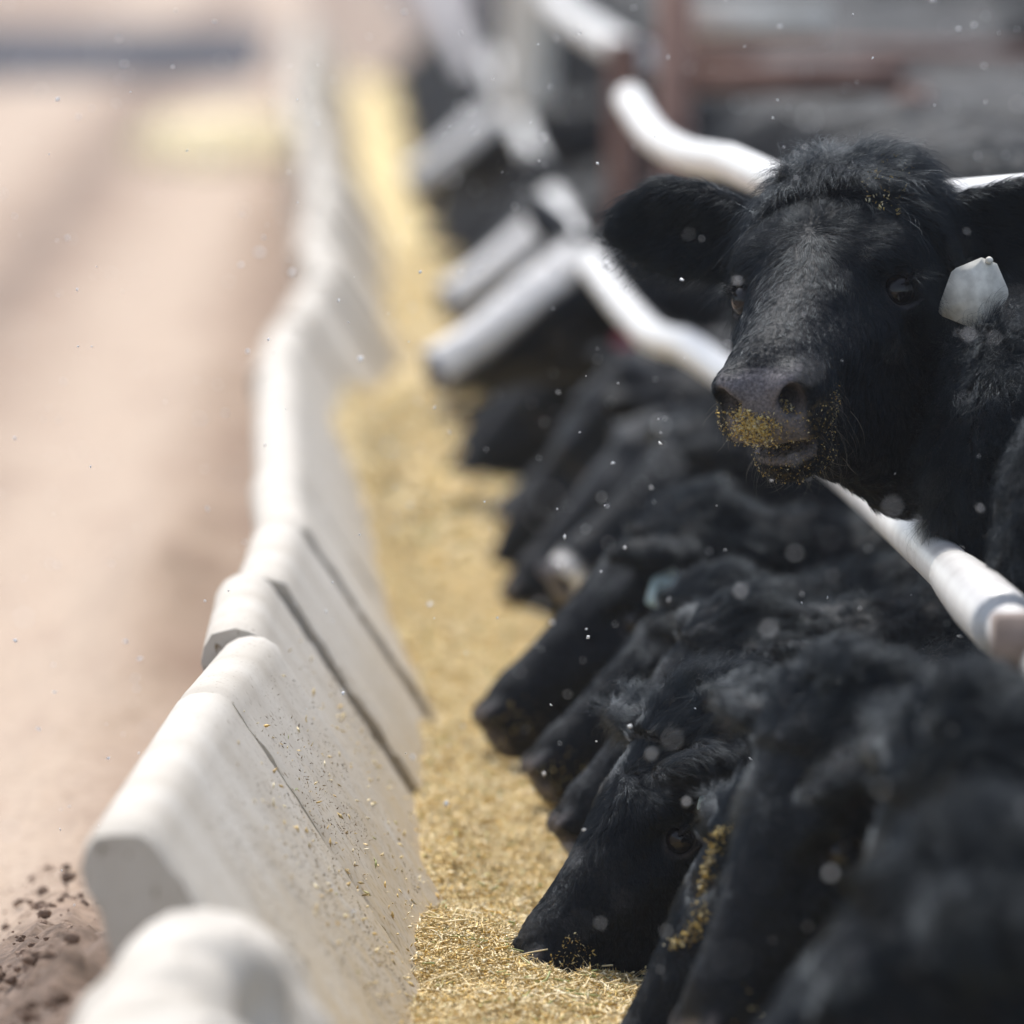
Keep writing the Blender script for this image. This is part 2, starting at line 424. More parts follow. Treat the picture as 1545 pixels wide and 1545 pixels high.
class Cow:
    """One animal: head frame H (columns), position of the poll, shoulder point S on the ground, heading of the body."""
    def __init__(s, poll, X, roll=0, scale=1.0, S=(1.2, 13, 0), heading=(-1, 0, 0), h=.006, H=.03, ears=None, blaze=False, neck_r=.135, neck_z=.52, crest_at=None, mouth=.003, wide=1.0, throat=None, ear_len=1.0, rail_dip=0.0, bulk=1.0):
        s.wide = wide; s.sc = scale; s.H = frame(X, (0, 0, 1), roll); s.p = np.asarray(poll, float); s.S = np.asarray(S, float)
        s.hd = unit(np.asarray(heading, float)); s.lat = np.cross([0, 0, 1], s.hd)
        s.ears = ears or EARS
        LO = np.array([-.2, -.35, -.35]); HI = np.array([.55, .35, .07])
        pts = []
        for a in (-1.95, .45):
            for b in (-.42, .42):
                for c in (-.02, 1.25): pts.append(s.toH(s.bw(a, b, c)))
        pts = np.array(pts)
        LO = np.minimum(LO, pts.min(0)); HI = np.maximum(HI, pts.max(0))
        f = Field((-.03, -.15, -.27), (.525, .15, .035), LO, HI, h, H / scale) if h < .01 else Field((-.03, -.15, -.27), (.525, .15, .035), LO, HI, h, H / scale, 1.3)
        head_sdf(f, s.ears, mouth, ear_len)
        for (pa, ra), (pb, rb) in zip(throat[:-1], throat[1:]) if throat else (): f.cone(s.toH(pa), s.toH(pb), ra / scale, rb / scale, .06)
        T = lambda a, b, c: s.toH(s.bw(a, b, c)); q = 1 / scale
        Rb = (np.stack([s.hd, s.lat, [0, 0, 1]], 1).T @ s.H).T     # body axes in head axes
        K = .10 * q; B = bulk
        f.ell(T(-.75, 0, .80), np.array((.86, .31 * B, .34)) * q, K, Rb)
        f.ell(T(-.05, 0, .80), np.array((.26, .25 * B, .34)) * q, K, Rb)
        f.ell(T(-.12, 0, 1.03), np.array((.30, .12, .13)) * q, K, Rb)
        f.ell(T(-1.45, 0, .86), np.array((.28, .25 * B, .29)) * q, K, Rb)
        f.ell(T(.02, 0, .55), np.array((.17, .15, .17)) * q, K, Rb)
        for b in (-.16, .16):
            f.cone(T(0, b, .55), T(.03, b, .32), .10 * q, .058 * q, .06 * q); f.cone(T(.03, b, .32), T(0, b, .08), .055 * q, .042 * q, .03 * q); f.cone(T(0, b, .08), T(.04, b, .035), .045 * q, .052 * q, .03 * q)
            f.cone(T(-1.5, b, .75), T(-1.40, b, .48), .17 * q, .085 * q, .06 * q); f.cone(T(-1.40, b, .48), T(-1.58, b, .36), .08 * q, .058 * q, .03 * q)
            f.cone(T(-1.58, b, .36), T(-1.54, b, .08), .052 * q, .042 * q, .03 * q); f.cone(T(-1.54, b, .08), T(-1.50, b, .035), .045 * q, .052 * q, .03 * q)
        f.cone(T(-1.70, 0, 1.0), T(-1.78, 0, .45), .035 * q, .022 * q, .03 * q)
        if crest_at is not None: f.ell(s.toH(crest_at[0]), np.array(crest_at[1]) * q, .08, Rb)
        # neck, three overlapping tapered bars so it is deeper than wide
        nb = T(.06, 0, neck_z); nl = T(.08, 0, neck_z - .15)
        mid = (np.array([-.02, 0, -.12]) + nb) / 2 + np.array(s.toHd((0, 0, -rail_dip)))
        f.cone((.03, 0, -.105), mid, .100, neck_r * .98 * q, .07); f.cone(mid, nb, neck_r * .98 * q, .15 * q, .08)
        f.cone((.09, 0, -.19), (np.array([.05, 0, -.2]) + nl) / 2, .075, neck_r * .85 * q, .06); f.cone((np.array([.05, 0, -.2]) + nl) / 2, nl, neck_r * .9 * q, .15 * q, .08)
        V, F = f.mesh()
        V[:, 1] *= 1 + (wide - 1) * sstep(-.03, .08, V[:, 0]) * (1 - sstep(.12, .19, np.abs(V[:, 1]))) * (V[:, 2] > -.6)
        s.Vh, s.F = V, F
        N = vnormals(V, F)
        lump = fbm(V * [9, 9, 9], 3, 5) * .006 + fbm(V * 26, 2, 9) * .0025
        onhead = (V[:, 0] > .1) & (np.abs(V[:, 1]) < .2) & (V[:, 2] > -.3) & (V[:, 0] < .55)
        V = V + N * (np.where(onhead, .45, 2.6) * lump)[:, None]
        s.Vh = V; s.V = s.fromH(V); s.N = vnormals(s.V, s.F); s.Nh = s.N @ s.H
        x, y, z = V.T
        s.near_head = (x > -.25) & (x < .56) & (np.abs(y) < .36) & (z > -.36) & (z < .1)
        s.pad = s.near_head * sstep(.455, .478, x + .05 * (z + .08)) * sstep(-.148, -.138, z) * (1 - sstep(.046, .060, np.abs(y))) * (1 - sstep(-.046, -.040, z)) + s.near_head * (x > .44) * (np.abs(z + .176) < .011) * (np.abs(y) < .042) * (1.6 if mouth > .01 else .6)
        er = np.hypot(x - .203, (z + .090) * 1.35); s.pad = s.pad + s.near_head * (np.abs(y) > .08) * (np.abs(y) < .14) * np.exp(-((er - .0235) / .0045) ** 2) * .26
        s.pad = np.clip(s.pad, 0, 1)
        s.blz = s.near_head * sstep(.02, .07, x) * (1 - sstep(.045, .068, np.abs(y))) * sstep(-.15, -.12, z) * (1.0 if blaze else 0.0)
        if blaze: s.blz = np.maximum(s.blz, s.near_head * sstep(.40, .44, x) * (1 - sstep(.05, .07, np.abs(y))))
        s.dirt = s.near_head * sstep(.40, .46, x) * (1 - sstep(-.105, -.09, z)) * .22
        s.root = None
    def bw(s, a, b, c): return s.S + s.hd * a + s.lat * b + np.array([0, 0, c])
    def toH(s, P): return ((np.asarray(P, float) - s.p) @ s.H) / s.sc
    def toHd(s, d): return (np.asarray(d, float) @ s.H) / s.sc
    def fromH(s, P): return (np.asarray(P, float) * s.sc) @ s.H.T + s.p
    def dirW(s, d): return np.asarray(d, float) @ s.H.T
    def build(s, label, group, far=False, name='black_cow', cat='cow'):
        s.root = empty(name, Vector((s.S[0], s.S[1], 0))); tag(s.root, label, cat, group)
        s.body = mesh_obj('body', s.V, s.F, HIDE_FAR if far else HIDE, s.root, attrs={'pad': s.pad, 'blaze': s.blz, 'dirt': s.dirt}, origin=s.S * [1, 1, 0])
        EV, EF = eye_geo()
        for sg in (-1, 1):
            c = s.fromH((.1980, sg * .0975 * s.wide, -.090)); o = mesh_obj('eye', EV * .0238 * s.sc + c, EF, EYE, s.root, origin=c)
        return s.root
    def ear_point(s, sg, along, across=0, off=.0):
        L, n, w = ear_frame(sg, s.ears[sg]); B = np.array([.03, sg * .085, -.085])
        return s.fromH(B + L * along + w * across + n * off), s.dirW(L), s.dirW(n), s.dirW(w)

def make_hair(name, cow, n, length, width, seed=0, K=5, mat=None, lift=.35, messy=.35, clump=.5, mask=None, flow=None, curl=0.0, view_cut=-.35, csize=.02, taper=.15, lenfn=None, droop=0.0):
    """strands rooted on the animal's skin, as hair curves parented to it"""
    g = np.random.default_rng(seed); V, F, N = cow.V, cow.F, cow.N
    T = np.vstack([F[:, [0, 1, 2]], F[:, [0, 2, 3]]])
    ctr = V[T].mean(1); nrm = unit(N[T].mean(1)); area = .5 * np.linalg.norm(np.cross(V[T[:, 1]] - V[T[:, 0]], V[T[:, 2]] - V[T[:, 0]]), axis=1)
    view = unit(C_P - ctr); w = area * ((nrm * view).sum(1) > view_cut)
    ch = cow.toH(ctr)
    if mask is not None: w = w * mask(ctr, ch, nrm)
    # only what the camera and its near neighbours see
    q = ctr - C_P; px = 772.5 + FPX * (q @ C_R) / (q @ C_F); py = 772.5 - FPX * (q @ C_U) / (q @ C_F)
    w = w * ((px > -60) & (px < 1640) & (py > -80) & (py < 1640))
    if w.sum() <= 0: return None
    w = w / w.sum(); ti = g.choice(len(T), n, p=w)
    r1 = np.sqrt(g.random(n)); r2 = g.random(n)
    b0, b1, b2 = 1 - r1, r1 * (1 - r2), r1 * r2
    tv = T[ti]
    P = V[tv[:, 0]] * b0[:, None] + V[tv[:, 1]] * b1[:, None] + V[tv[:, 2]] * b2[:, None]
    Nn = unit(N[tv[:, 0]] * b0[:, None] + N[tv[:, 1]] * b1[:, None] + N[tv[:, 2]] * b2[:, None])
    Ph = cow.toH(P)
    fl = flow(P, Ph, Nn)
    fl = unit(fl) + messy * np.stack([fbm(P * 38 + k * 31, 2, 40 + k) for k in range(3)], 1) + messy * .45 * g.normal(size=(n, 3)) * .6
    fl = fl - Nn * (fl * Nn).sum(1)[:, None]; fl = unit(fl)
    L = length * (.55 + .7 * g.random(n)) * (1 + .35 * vnoise(P * 25, 3))
    if lenfn is not None: L = L * lenfn(P, Ph, Nn)
    # clump centres
    cell = np.floor(P / csize + vnoise(P / csize, 8)[:, None] * .35).astype(np.int64)
    hx = np.stack([hash3(cell[:, 0], cell[:, 1], cell[:, 2], k) for k in (1, 2, 3)], 1)
    cc = (cell + .2 + .6 * hx) * csize
    off = cc - P; off = off - Nn * (off * Nn).sum(1)[:, None]
    tdir = unit(fl + .5 * (hx - .5))
    tdir = unit(tdir - Nn * (tdir * Nn).sum(1)[:, None])
    lf = lift * (.5 + 1.0 * g.random(n))
    side = np.cross(tdir, Nn)
    pha = hx[:, 0] * 6.28 + g.random(n) * 1.0
    pts = np.zeros((n, K, 3), dtype=np.float32)
    for k in range(K):
        u = k / (K - 1)
        q = P + tdir * (L * u)[:, None] + Nn * (L * lf * (u - .45 * u * u) - (.0012 if k == 0 else 0))[:, None]
        q = q + off * (clump * u ** 1.2)
        if curl: q = q + (side * (np.sin(u * 5.5 + pha) - np.sin(pha))[:, None] + Nn * .6 * (np.cos(u * 5.5 + pha) - np.cos(pha))[:, None]) * (L * curl * u)[:, None]
        if droop: q = q - np.array([0, 0, 1.0]) * (L * droop * u * u)[:, None]
        pts[:, k] = q
    org = np.array(cow.root.location)
    hc = bpy.data.hair_curves.new(name); hc.add_curves([K] * n)
    hc.attributes['position'].data.foreach_set('vector', (pts - org.astype(np.float32)).ravel())
    rad = hc.attributes.get('radius') or hc.attributes.new('radius', 'FLOAT', 'POINT')
    tp = np.linspace(1, taper, K); rad.data.foreach_set('value', (np.tile(tp, n) * np.repeat(width * (.7 + .6 * g.random(n)), K)).astype(np.float32) * .5)
    hc.materials.append(mat or HAIR)
    o = bpy.data.objects.new(name, hc); COL.objects.link(o); o.parent = cow.root
    return o
def head_flow(cow, whorl=(.165, 0, 0)):
    w = np.array(whorl)
    def f(P, Ph, Nn):
        d = Ph - w; d[:, 2] *= .6
        top = np.clip(1 - np.linalg.norm(d, axis=1) * 2.2, 0.15, 1)[:, None]
        side = np.zeros_like(Ph); side[:, 0] = np.where(Ph[:, 0] > .17, .3, -.5); side[:, 1] = np.sign(Ph[:, 1]) * .3; side[:, 2] = -.8
        ear = (np.abs(Ph[:, 1]) > .125) & (Ph[:, 0] < .14)
        d = unit(d) * top + unit(side) * (1 - top) * .8
        e = np.zeros_like(Ph); e[:, 1] = np.sign(Ph[:, 1]); e[:, 2] = -.35
        d = np.where(ear[:, None], e, d)
        dw = d @ cow.H.T
        body = ~((Ph[:, 0] > -.1) & (Ph[:, 0] < .56) & (np.abs(Ph[:, 1]) < .4) & (Ph[:, 2] > -.3))
        bw_ = -cow.hd * 1.0 + np.array([0, 0, -.75])
        return np.where(body[:, None], bw_, dw)
    return f
def on_head(Ph, pad=0): return (Ph[:, 0] > -.06 - pad) & (Ph[:, 0] < .56) & (np.abs(Ph[:, 1]) < .33) & (Ph[:, 2] > -.29) & (Ph[:, 2] < .08)
def bare_w(Ph):  # 0 where the muzzle is bare skin or inside mouth/nostril/eye
    x, y, z = Ph.T
    b = (x > .462) & (np.abs(y) < .055) & (z > -.148) & (z < -.045)
    b |= (x > .40) & (np.abs(z + .1545 + .12 * (x - .45)) < .012)
    b |= ((x - .203) ** 2 + ((z + .090) * 1.4) ** 2 < .0245 ** 2) & (np.abs(y) > .085)
    return ~b
def ear_tag(cow, sg, w, h, mat, along=.10, digits=False, tilt=0.0, out=.012, drop=0.0, cam_off=0.0, name='ear_tag', nrm=None):
    p, L, n, wv = cow.ear_point(sg, along, 0, out); p = p - np.array([0, 0, drop]) + unit(C_P - p) * cam_off
    if nrm is None: nrm = unit(C_P - p)
    nrm = unit(nrm); dn = np.array([0, 0, -1.0]); dn = unit(dn - nrm * (dn @ nrm)); rt = np.cross(dn, nrm)
    c, s_ = math.cos(tilt), math.sin(tilt); dn, rt = dn * c + rt * s_, rt * c - dn * s_
    # outline: a narrow shoulder at the top spreading to a wide body with rounded corners
    o2 = [(-.14, .0), (.14, .0), (.47, .28), (.52, .36), (.50, .88), (.46, .97), (.38, 1), (-.38, 1), (-.46, .97), (-.50, .88), (-.52, .36), (-.47, .28)]
    pts = np.array(o2) * [w, h]; t = .0022; V = []
    for side in (1, -1): V += [p + rt * a + dn * b + nrm * t * side + nrm * (.012 * (a / w) ** 2) for a, b in pts]
    m = len(pts); F = []
    V = np.array(V); V = np.vstack([V, V[:m].mean(0), V[m:].mean(0)])
    for i in range(m):
        j = (i + 1) % m; F += [(i, j, 2 * m), (m + j, m + i, 2 * m + 1), (i, m + i, m + j), (i, m + j, j)]
    o = mesh_obj(name, V, np.array(F), mat, cow.root, smooth=False, origin=p)
    bV, bF = eye_geo(); b = mesh_obj('tag_button', bV * [.006, .006, .006] + p + nrm * .004, bF, mat, None, origin=p)
    b.parent = o; b.location = (0, 0, 0)
    if digits:
        mb = MB()
        for a in (-.3, -.12, .06, .24):
            for (x0, y0, x1, y1) in ((0, .45, .0, .85), (.0, .45, .1, .47)):
                A = p + rt * (a + x0) * w + dn * y0 * h + nrm * .0045; Bp = p + rt * (a + x1) * w + dn * y1 * h + nrm * .0045
                Vt, Ft = tube([A, Bp], .0022, 6, True, 1); mb.add(Vt, tri(Ft))
        q = mb.build('tag_ink', INK, None, origin=p); q.parent = o; q.location = (0, 0, 0)
    return o
def crumbs(cow, n, region, size=.0016, seed=3, name='feed_crumbs'):
    g = np.random.default_rng(seed); V, F, N = cow.V, cow.F, cow.N
    c = V[F].mean(1); w = region(cow.toH(c)) * np.linalg.norm(np.cross(V[F[:, 2]] - V[F[:, 0]], V[F[:, 3]] - V[F[:, 1]]), axis=1)
    if w.sum() <= 0: return
    i = g.choice(len(F), n, p=w / w.sum()); u = g.random((n, 2))[..., None]
    P = (V[F[i, 0]] * (1 - u[:, 0]) + V[F[i, 1]] * u[:, 0]) * (1 - u[:, 1]) + (V[F[i, 3]] * (1 - u[:, 0]) + V[F[i, 2]] * u[:, 0]) * u[:, 1]
    Nn = unit(N[F[i, 0]])
    P = P + Nn * (.001 + .0045 * g.random(n))[:, None]
    scatter(name, P, size * (.5 + 1.6 * g.random(n) ** 2), 1.0, CRUMB, g, cow.root, asp=2.2)
def scatter(name, P, s, flat, mat, g, parent=None, asp=4.0, vals=None, lie=None):
    """tiny two-sided slivers: 4-vertex bent flakes (tetrahedra) with random orientation"""
    n = len(P); a = unit(g.normal(size=(n, 3)))
    if lie is not None: a = unit(a * [1, 1, lie])
    b = unit(np.cross(a, g.normal(size=(n, 3)))); c = np.cross(a, b); s = np.broadcast_to(s, n)[:, None]
    asp = np.broadcast_to(asp, n)[:, None]
    V = np.stack([P - a * s * asp * .5, P + b * s * .5 + c * s * .12, P + a * s * asp * .5, P - b * s * .5 + c * s * .12, P - c * s * .3], 1).reshape(-1, 3)
    i = np.arange(n)[:, None] * 5
    F = np.concatenate([i + [0, 1, 2], i + [0, 2, 3], i + [0, 4, 1], i + [1, 4, 2], i + [2, 4, 3], i + [3, 4, 0]])
    v = np.repeat(g.random(n) if vals is None else vals, 5)
    org = np.array(parent.location) if parent is not None else np.zeros(3)
    return mesh_obj(name, V, F, mat, parent, smooth=False, attrs={'v': v}, origin=org)

# ================================================================== THE SETTING
def crest(D):
    """path of the bunk's rounded lip read from the photograph: world x,z by distance"""
    K = np.array([(8.2, -.30, .46), (9.4, -.22, .485), (10.4, -.175, .50), (10.8, -.262, .545), (12.7, -.185, .53), (13.6, -.125, .53), (14.5, -.12, .545), (15.6, -.115, .55), (17.1, -.12, .55), (19, -.125, .55), (22, -.125, .55), (24, -.045, .56), (30, -.04, .56), (36, -.05, .56), (44, -.18, .56), (60, -.20, .56), (110, -.20, .56)])
    return np.interp(D, K[:, 0], K[:, 1]), np.interp(D, K[:, 0], K[:, 2])
def feed_base(Y): return np.interp(Y, [8, 12.6, 13.2, 15, 18.5, 21, 24, 30, 40, 60], [.07, .075, .08, .14, .17, .22, .25, .25, .13, .05])
def feed_wall(Y): return feed_base(Y) + np.interp(Y, [12, 13, 15, 17, 18.5, 21, 22.4, 23.5, 26], [.01, .03, .05, .08, .13, .16, .15, .03, 0])
def feed_edge(D):  # x of the foot of the wall where the feed begins
    x, z = crest(D); return x + .05 + (z - .03 - feed_wall(D)) / 1.5

# ground: one graded sheet to the horizon
def axis(pts):
    out = []
    for a, b, st in pts: out += list(np.arange(a, b, st))
    return np.array(out + [pts[-1][1]])
gx = axis([(-600, -100, 100), (-100, -20, 10), (-20, -4, 1), (-4, -1.2, .07), (-1.2, -.15, .022), (-.15, 3, .2), (3, 20, 1), (20, 100, 10), (100, 600, 100)])
gy = axis([(-60, 0, 20), (0, 9, 1), (9, 11.5, .1), (11.5, 14.5, .018), (14.5, 20, .06), (20, 45, .2), (45, 120, 1.5), (120, 300, 20), (300, 1500, 150)])
GX, GY = np.meshgrid(gx, gy, indexing='ij'); P3 = np.stack([GX, GY, GX * 0], -1)
near = np.exp(-np.maximum(GY - 20, 0) / 40) * (GX < -.1) * (GX > -6)
lane = .035 * np.exp(-((GX + 1.35) / .25) ** 2) + .03 * np.exp(-((GX + .78) / .16) ** 2)
Z = -near * lane * .8 + near * .10 * np.exp(-((GX + .42) / .13) ** 2) * (.7 + .5 * fbm(P3 * [2, .25, 1], 3, 2))
rough = near * (.35 + .65 * np.exp(-((GX + .45) / .3) ** 2))
Z = Z + (GX < -.15) * (GX > -2) * .17 * np.exp(-((GX + .30) / .13) ** 2) * (1 - sstep(12.3, 13.4, GY)) * (GY > 3) * (.75 + .5 * fbm(P3 * [5, 3, 1], 3, 71))
Z = Z + rough * (.022 * fbm(P3 * [5, 1.0, 1], 3, 12) + .020 * np.abs(fbm(P3 * 22, 3, 17)) + .006 * np.abs(fbm(P3 * 60, 2, 19)))
Z = Z + near * .012 * fbm(P3 * [1.5, .4, 1], 2, 21)
i = np.arange(GX.size).reshape(GX.shape)
F = np.stack([i[:-1, :-1], i[1:, :-1], i[1:, 1:], i[:-1, 1:]], -1).reshape(-1, 4)
def mat_ground():
    m = NM('dirt'); tc = m.node('ShaderNodeTexCoord'); sx = m.node('ShaderNodeSeparateXYZ'); m.l.new(tc.outputs['Object'], sx.inputs[0])
    wob = m.noise(m.coord((.5, .12, 1)), 1.6, 3); ad = m.node('ShaderNodeMath', operation='MULTIPLY_ADD'); ad.inputs[1].default_value = .3; m.l.new(wob, ad.inputs[0]); m.l.new(sx.outputs[0], ad.inputs[2])
    mr = m.node('ShaderNodeMapRange'); mr.inputs['From Min'].default_value = -3.0; mr.inputs['From Max'].default_value = .6; m.l.new(ad.outputs[0], mr.inputs[0])
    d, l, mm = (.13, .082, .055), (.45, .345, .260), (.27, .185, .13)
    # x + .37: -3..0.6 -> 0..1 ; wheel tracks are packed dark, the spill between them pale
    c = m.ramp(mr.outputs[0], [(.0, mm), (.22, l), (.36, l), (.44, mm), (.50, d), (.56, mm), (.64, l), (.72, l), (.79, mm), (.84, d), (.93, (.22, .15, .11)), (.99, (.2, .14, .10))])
    n = m.noise(m.coord((1, .35, 1)), 3.0, 5); f = m.noise(m.coord(), 45, 5)
    c = m.mix(m.ramp(n, [(.35, (0, 0, 0)), (.7, (.5, .5, .5))]), c, (.43, .335, .25))
    c = m.mix(m.ramp(n, [(.30, (.45, .45, .45)), (.45, (0, 0, 0))]), c, (.25, .165, .115))
    c = m.mix(m.ramp(f, [(.35, (.45, .45, .45)), (.5, (0, 0, 0))]), c, (.16, .105, .075)); 
    # the damp soil thrown up against the nearest bunk lengths
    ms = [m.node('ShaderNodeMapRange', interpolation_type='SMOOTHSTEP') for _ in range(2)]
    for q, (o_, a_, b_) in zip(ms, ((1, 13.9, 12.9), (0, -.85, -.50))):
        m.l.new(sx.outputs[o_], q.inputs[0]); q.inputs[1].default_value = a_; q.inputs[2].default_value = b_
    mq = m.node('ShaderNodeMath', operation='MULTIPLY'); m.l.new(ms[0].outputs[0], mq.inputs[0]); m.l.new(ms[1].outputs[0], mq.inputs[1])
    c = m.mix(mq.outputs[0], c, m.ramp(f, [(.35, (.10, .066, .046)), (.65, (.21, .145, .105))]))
    # beyond the fence the pens are churned dark
    pen = m.node('ShaderNodeMath', operation='GREATER_THAN'); pen.inputs[1].default_value = .9; m.l.new(sx.outputs[0], pen.inputs[0])
    c = m.mix(pen.outputs[0], c, (.085, .072, .074))
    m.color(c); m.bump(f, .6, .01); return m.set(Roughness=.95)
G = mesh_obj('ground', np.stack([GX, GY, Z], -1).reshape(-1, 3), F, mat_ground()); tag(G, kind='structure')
# wet tarmac road crossing beyond the bunk
def mat_wet():
    m = NM('wet_tarmac'); n = m.noise(m.coord((.18, .05, 1)), 3, 3); m.color(m.ramp(n, [(.35, (.018, .02, .03)), (.6, (.04, .042, .055)), (.78, (.14, .13, .13))])); m.p.inputs['Specular IOR Level'].default_value = .15; return m.set(Roughness=.9)
rx = np.linspace(-80, -.32, 60); V = np.concatenate([np.stack([rx, 69 + .8 * np.sin(rx * .3), rx * 0 + .006], 1), np.stack([rx, 92 + rx * 0, rx * 0 + .006], 1)])
tag(mesh_obj('cross_road', V, [(k, k + 1, 61 + k, 60 + k) for k in range(59)], mat_wet()), kind='structure')
# spilt feed on the roadway
def pile(cx, cy, w, l, h, n, seed):
    g = np.random.default_rng(seed); u = g.random(n) ** .5; th = g.random(n) * 6.283
    P = np.stack([cx + w * u * np.cos(th), cy + l * u * np.sin(th), h * (1 - u ** 2) * (.3 + .7 * g.random(n)) + .01], 1)
    o = scatter('spilt_straw', P, .03 + .05 * g.random(n), 1, STRAW, g, None, asp=5, lie=.4, vals=.6 + .2 * g.random(n))
    tag(o, 'patch of pale spilt straw on the dirt beside the bunk, far along the lane', 'straw', kind='stuff')
pile(-.62, 52.5, .50, 3.2, .10, 6000, 4)

# the concrete bunk: one precast length after another
PROF_WIDE = [(.50, -.60), (.10, -.07), (.075, -.03), (.045, -.008), (0, 0), (-.035, -.004), (-.06, -.018), (-.085, -.05), (-.11, -.085), (-.13, -.12), (-.12, -.17), (-.10, -.22), (-.09, -.35), (-.09, -.60)]
PROF = [(.41, -.58), (.05, -.035), (.038, -.014), (.020, -.003), (0, 0), (-.020, -.003), (-.038, -.013), (-.050, -.030), (-.055, -.055), (-.048, -.085), (-.030, -.115), (-.018, -.16), (-.02, -.30), (-.03, -.58)]
def panel(D0, D1, dx0=0, dz0=0, dx1=None, dz1=None, label='', group='precast concrete bunk lengths', seed=0, prof=PROF, gap=.006, rough=0):
    dx1 = dx0 if dx1 is None else dx1; dz1 = dz0 if dz1 is None else dz1
    # resample the profile finely
    pr = np.array(prof); seg = []
    for a, b in zip(pr[:-1], pr[1:]):
        m = max(1, int(np.linalg.norm(b - a) / (.02 if D0 < 20 else .08))); seg += [a + (b - a) * t for t in np.linspace(0, 1, m, endpoint=False)]
    seg.append(pr[-1]); pr = np.array(seg); m = len(pr)
    st = max(4, int((D1 - D0) / (.03 if D0 < 18 else .25))); ys = np.linspace(D0 + gap, D1 - gap, st + 1)
    fr = (ys - ys[0]) / (ys[-1] - ys[0])
    x0, z0 = crest(D0 + .001); x1, z1 = crest(D1 - .001)
    cx = x0 + dx0 + (x1 + dx1 - x0 - dx0) * fr; cz = z0 + dz0 + (z1 + dz1 - z0 - dz0) * fr
    V = np.zeros((st + 1, m, 3)); V[..., 0] = cx[:, None] + pr[:, 0]; V[..., 1] = ys[:, None]; V[..., 2] = cz[:, None] + pr[:, 1]
    V[..., 2] = np.maximum(V[..., 2], -.03)
    nz = fbm(V * 3 + seed * 7, 2, seed) * (.0018 + rough) + fbm(V * 11, 2, seed) * rough * .6 + fbm(V * 40, 2, seed + 3) * .0008
    V[..., 0] += nz; V[..., 2] += nz * .7
    edge = np.minimum(np.arange(st + 1), st - np.arange(st + 1)); chip = (np.where(edge == 0, .007, 0)[:, None] * (1 + fbm(V * 30, 2, 5)) + np.exp(-edge / 1.5)[:, None] * .012 * np.clip(fbm(V * 22, 2, 15) - .25, 0, 1)) * (D0 < 20)
    V[..., 2] -= chip
    Vf = V.reshape(-1, 3); i = np.arange(len(Vf)).reshape(st + 1, m)
    Fq = np.stack([i[:-1, :-1], i[:-1, 1:], i[1:, 1:], i[1:, :-1]], -1).reshape(-1, 4)
    bot = np.stack([i[:-1, -1], i[:-1, 0], i[1:, 0], i[1:, -1]], -1)
    T = [tri(Fq), tri(bot)]
    # end caps: fan from an inner line
    def capf(row, flip):
        nonlocal Vf
        ctr = Vf[row].mean(0)
        # strips between inner face and outer face, cut by height so the bent outline fills properly
        import mathutils
        poly = [Vector((Vf[r][0], Vf[r][2], 0)) for r in row]
        t = mathutils.geometry.tessellate_polygon([poly]); t = np.array([[row[a] for a in q] for q in t])
        return t[:, ::-1] if flip else t
    T += [capf(i[0], False), capf(i[-1], True)]
    low = np.zeros((st + 1, m)); low[:] = np.where(pr[:, 0] > 0.0, np.clip((-pr[:, 1]) / .42, 0, 1), 0); low = low.ravel()
    org = np.array([cx[0], D0, 0])
    o = mesh_obj('concrete_bunk_section', Vf, np.concatenate(T), CONC, None, smooth=False, attrs={'low': low}, origin=org)
    tag(o, label, 'feed bunk', group)
    md = o.modifiers.new('n', 'WEIGHTED_NORMAL') if False else None
    me = o.data; me.polygons.foreach_set('use_smooth', np.ones(len(me.polygons), bool)); me.update()
    try:
        me.set_sharp_from_angle(angle=R(50))
    except Exception: pass
    return o
panel(8.4, 10.45, .01, -.035, prof=PROF_WIDE, label='nearest concrete bunk section, low and tilted, cut by the bottom of the picture', seed=1, rough=.045)
panel(10.8, 12.68, 0, 0, label='concrete bunk section with its broken near end showing, splashed with dried feed', seed=2)
panel(12.7, 13.6, 0, 0, label='concrete bunk section just past the first hairline joint', seed=3)
panel(13.6, 14.5, -.028, .014, -.022, .01, label='concrete bunk section whose round end juts out toward the dirt lane', seed=4)
panel(14.5, 15.6, .004, .006, .02, .01, label='concrete bunk section just past the darkest joint', seed=5)
panel(15.6, 17.1, .034, .012, .01, .0, label='fifth concrete bunk section counted up from the broken end', seed=6)
panel(17.1, 18.7, .022, -.01, .01, .01, label='blurred concrete bunk section before the dip in the line', seed=7)
panel(18.7, 20.4, .01, .01, .0, .02, label='soft-focus concrete bunk section with a lumpy top, behind the dip', seed=8)
panel(20.4, 22.3, -.015, .01, .0, .01, label='last concrete bunk section before the line steps over toward the cattle', seed=9)
Dp = 22.6; k = 0
while Dp < 66:
    nx = Dp + 2.0
    panel(Dp, nx, [.0, .02, -.015][k % 3], [0, .01, -.008][k % 3], label='far blurred concrete bunk section running up to the top of the picture', seed=10 + k); Dp = nx; k += 1

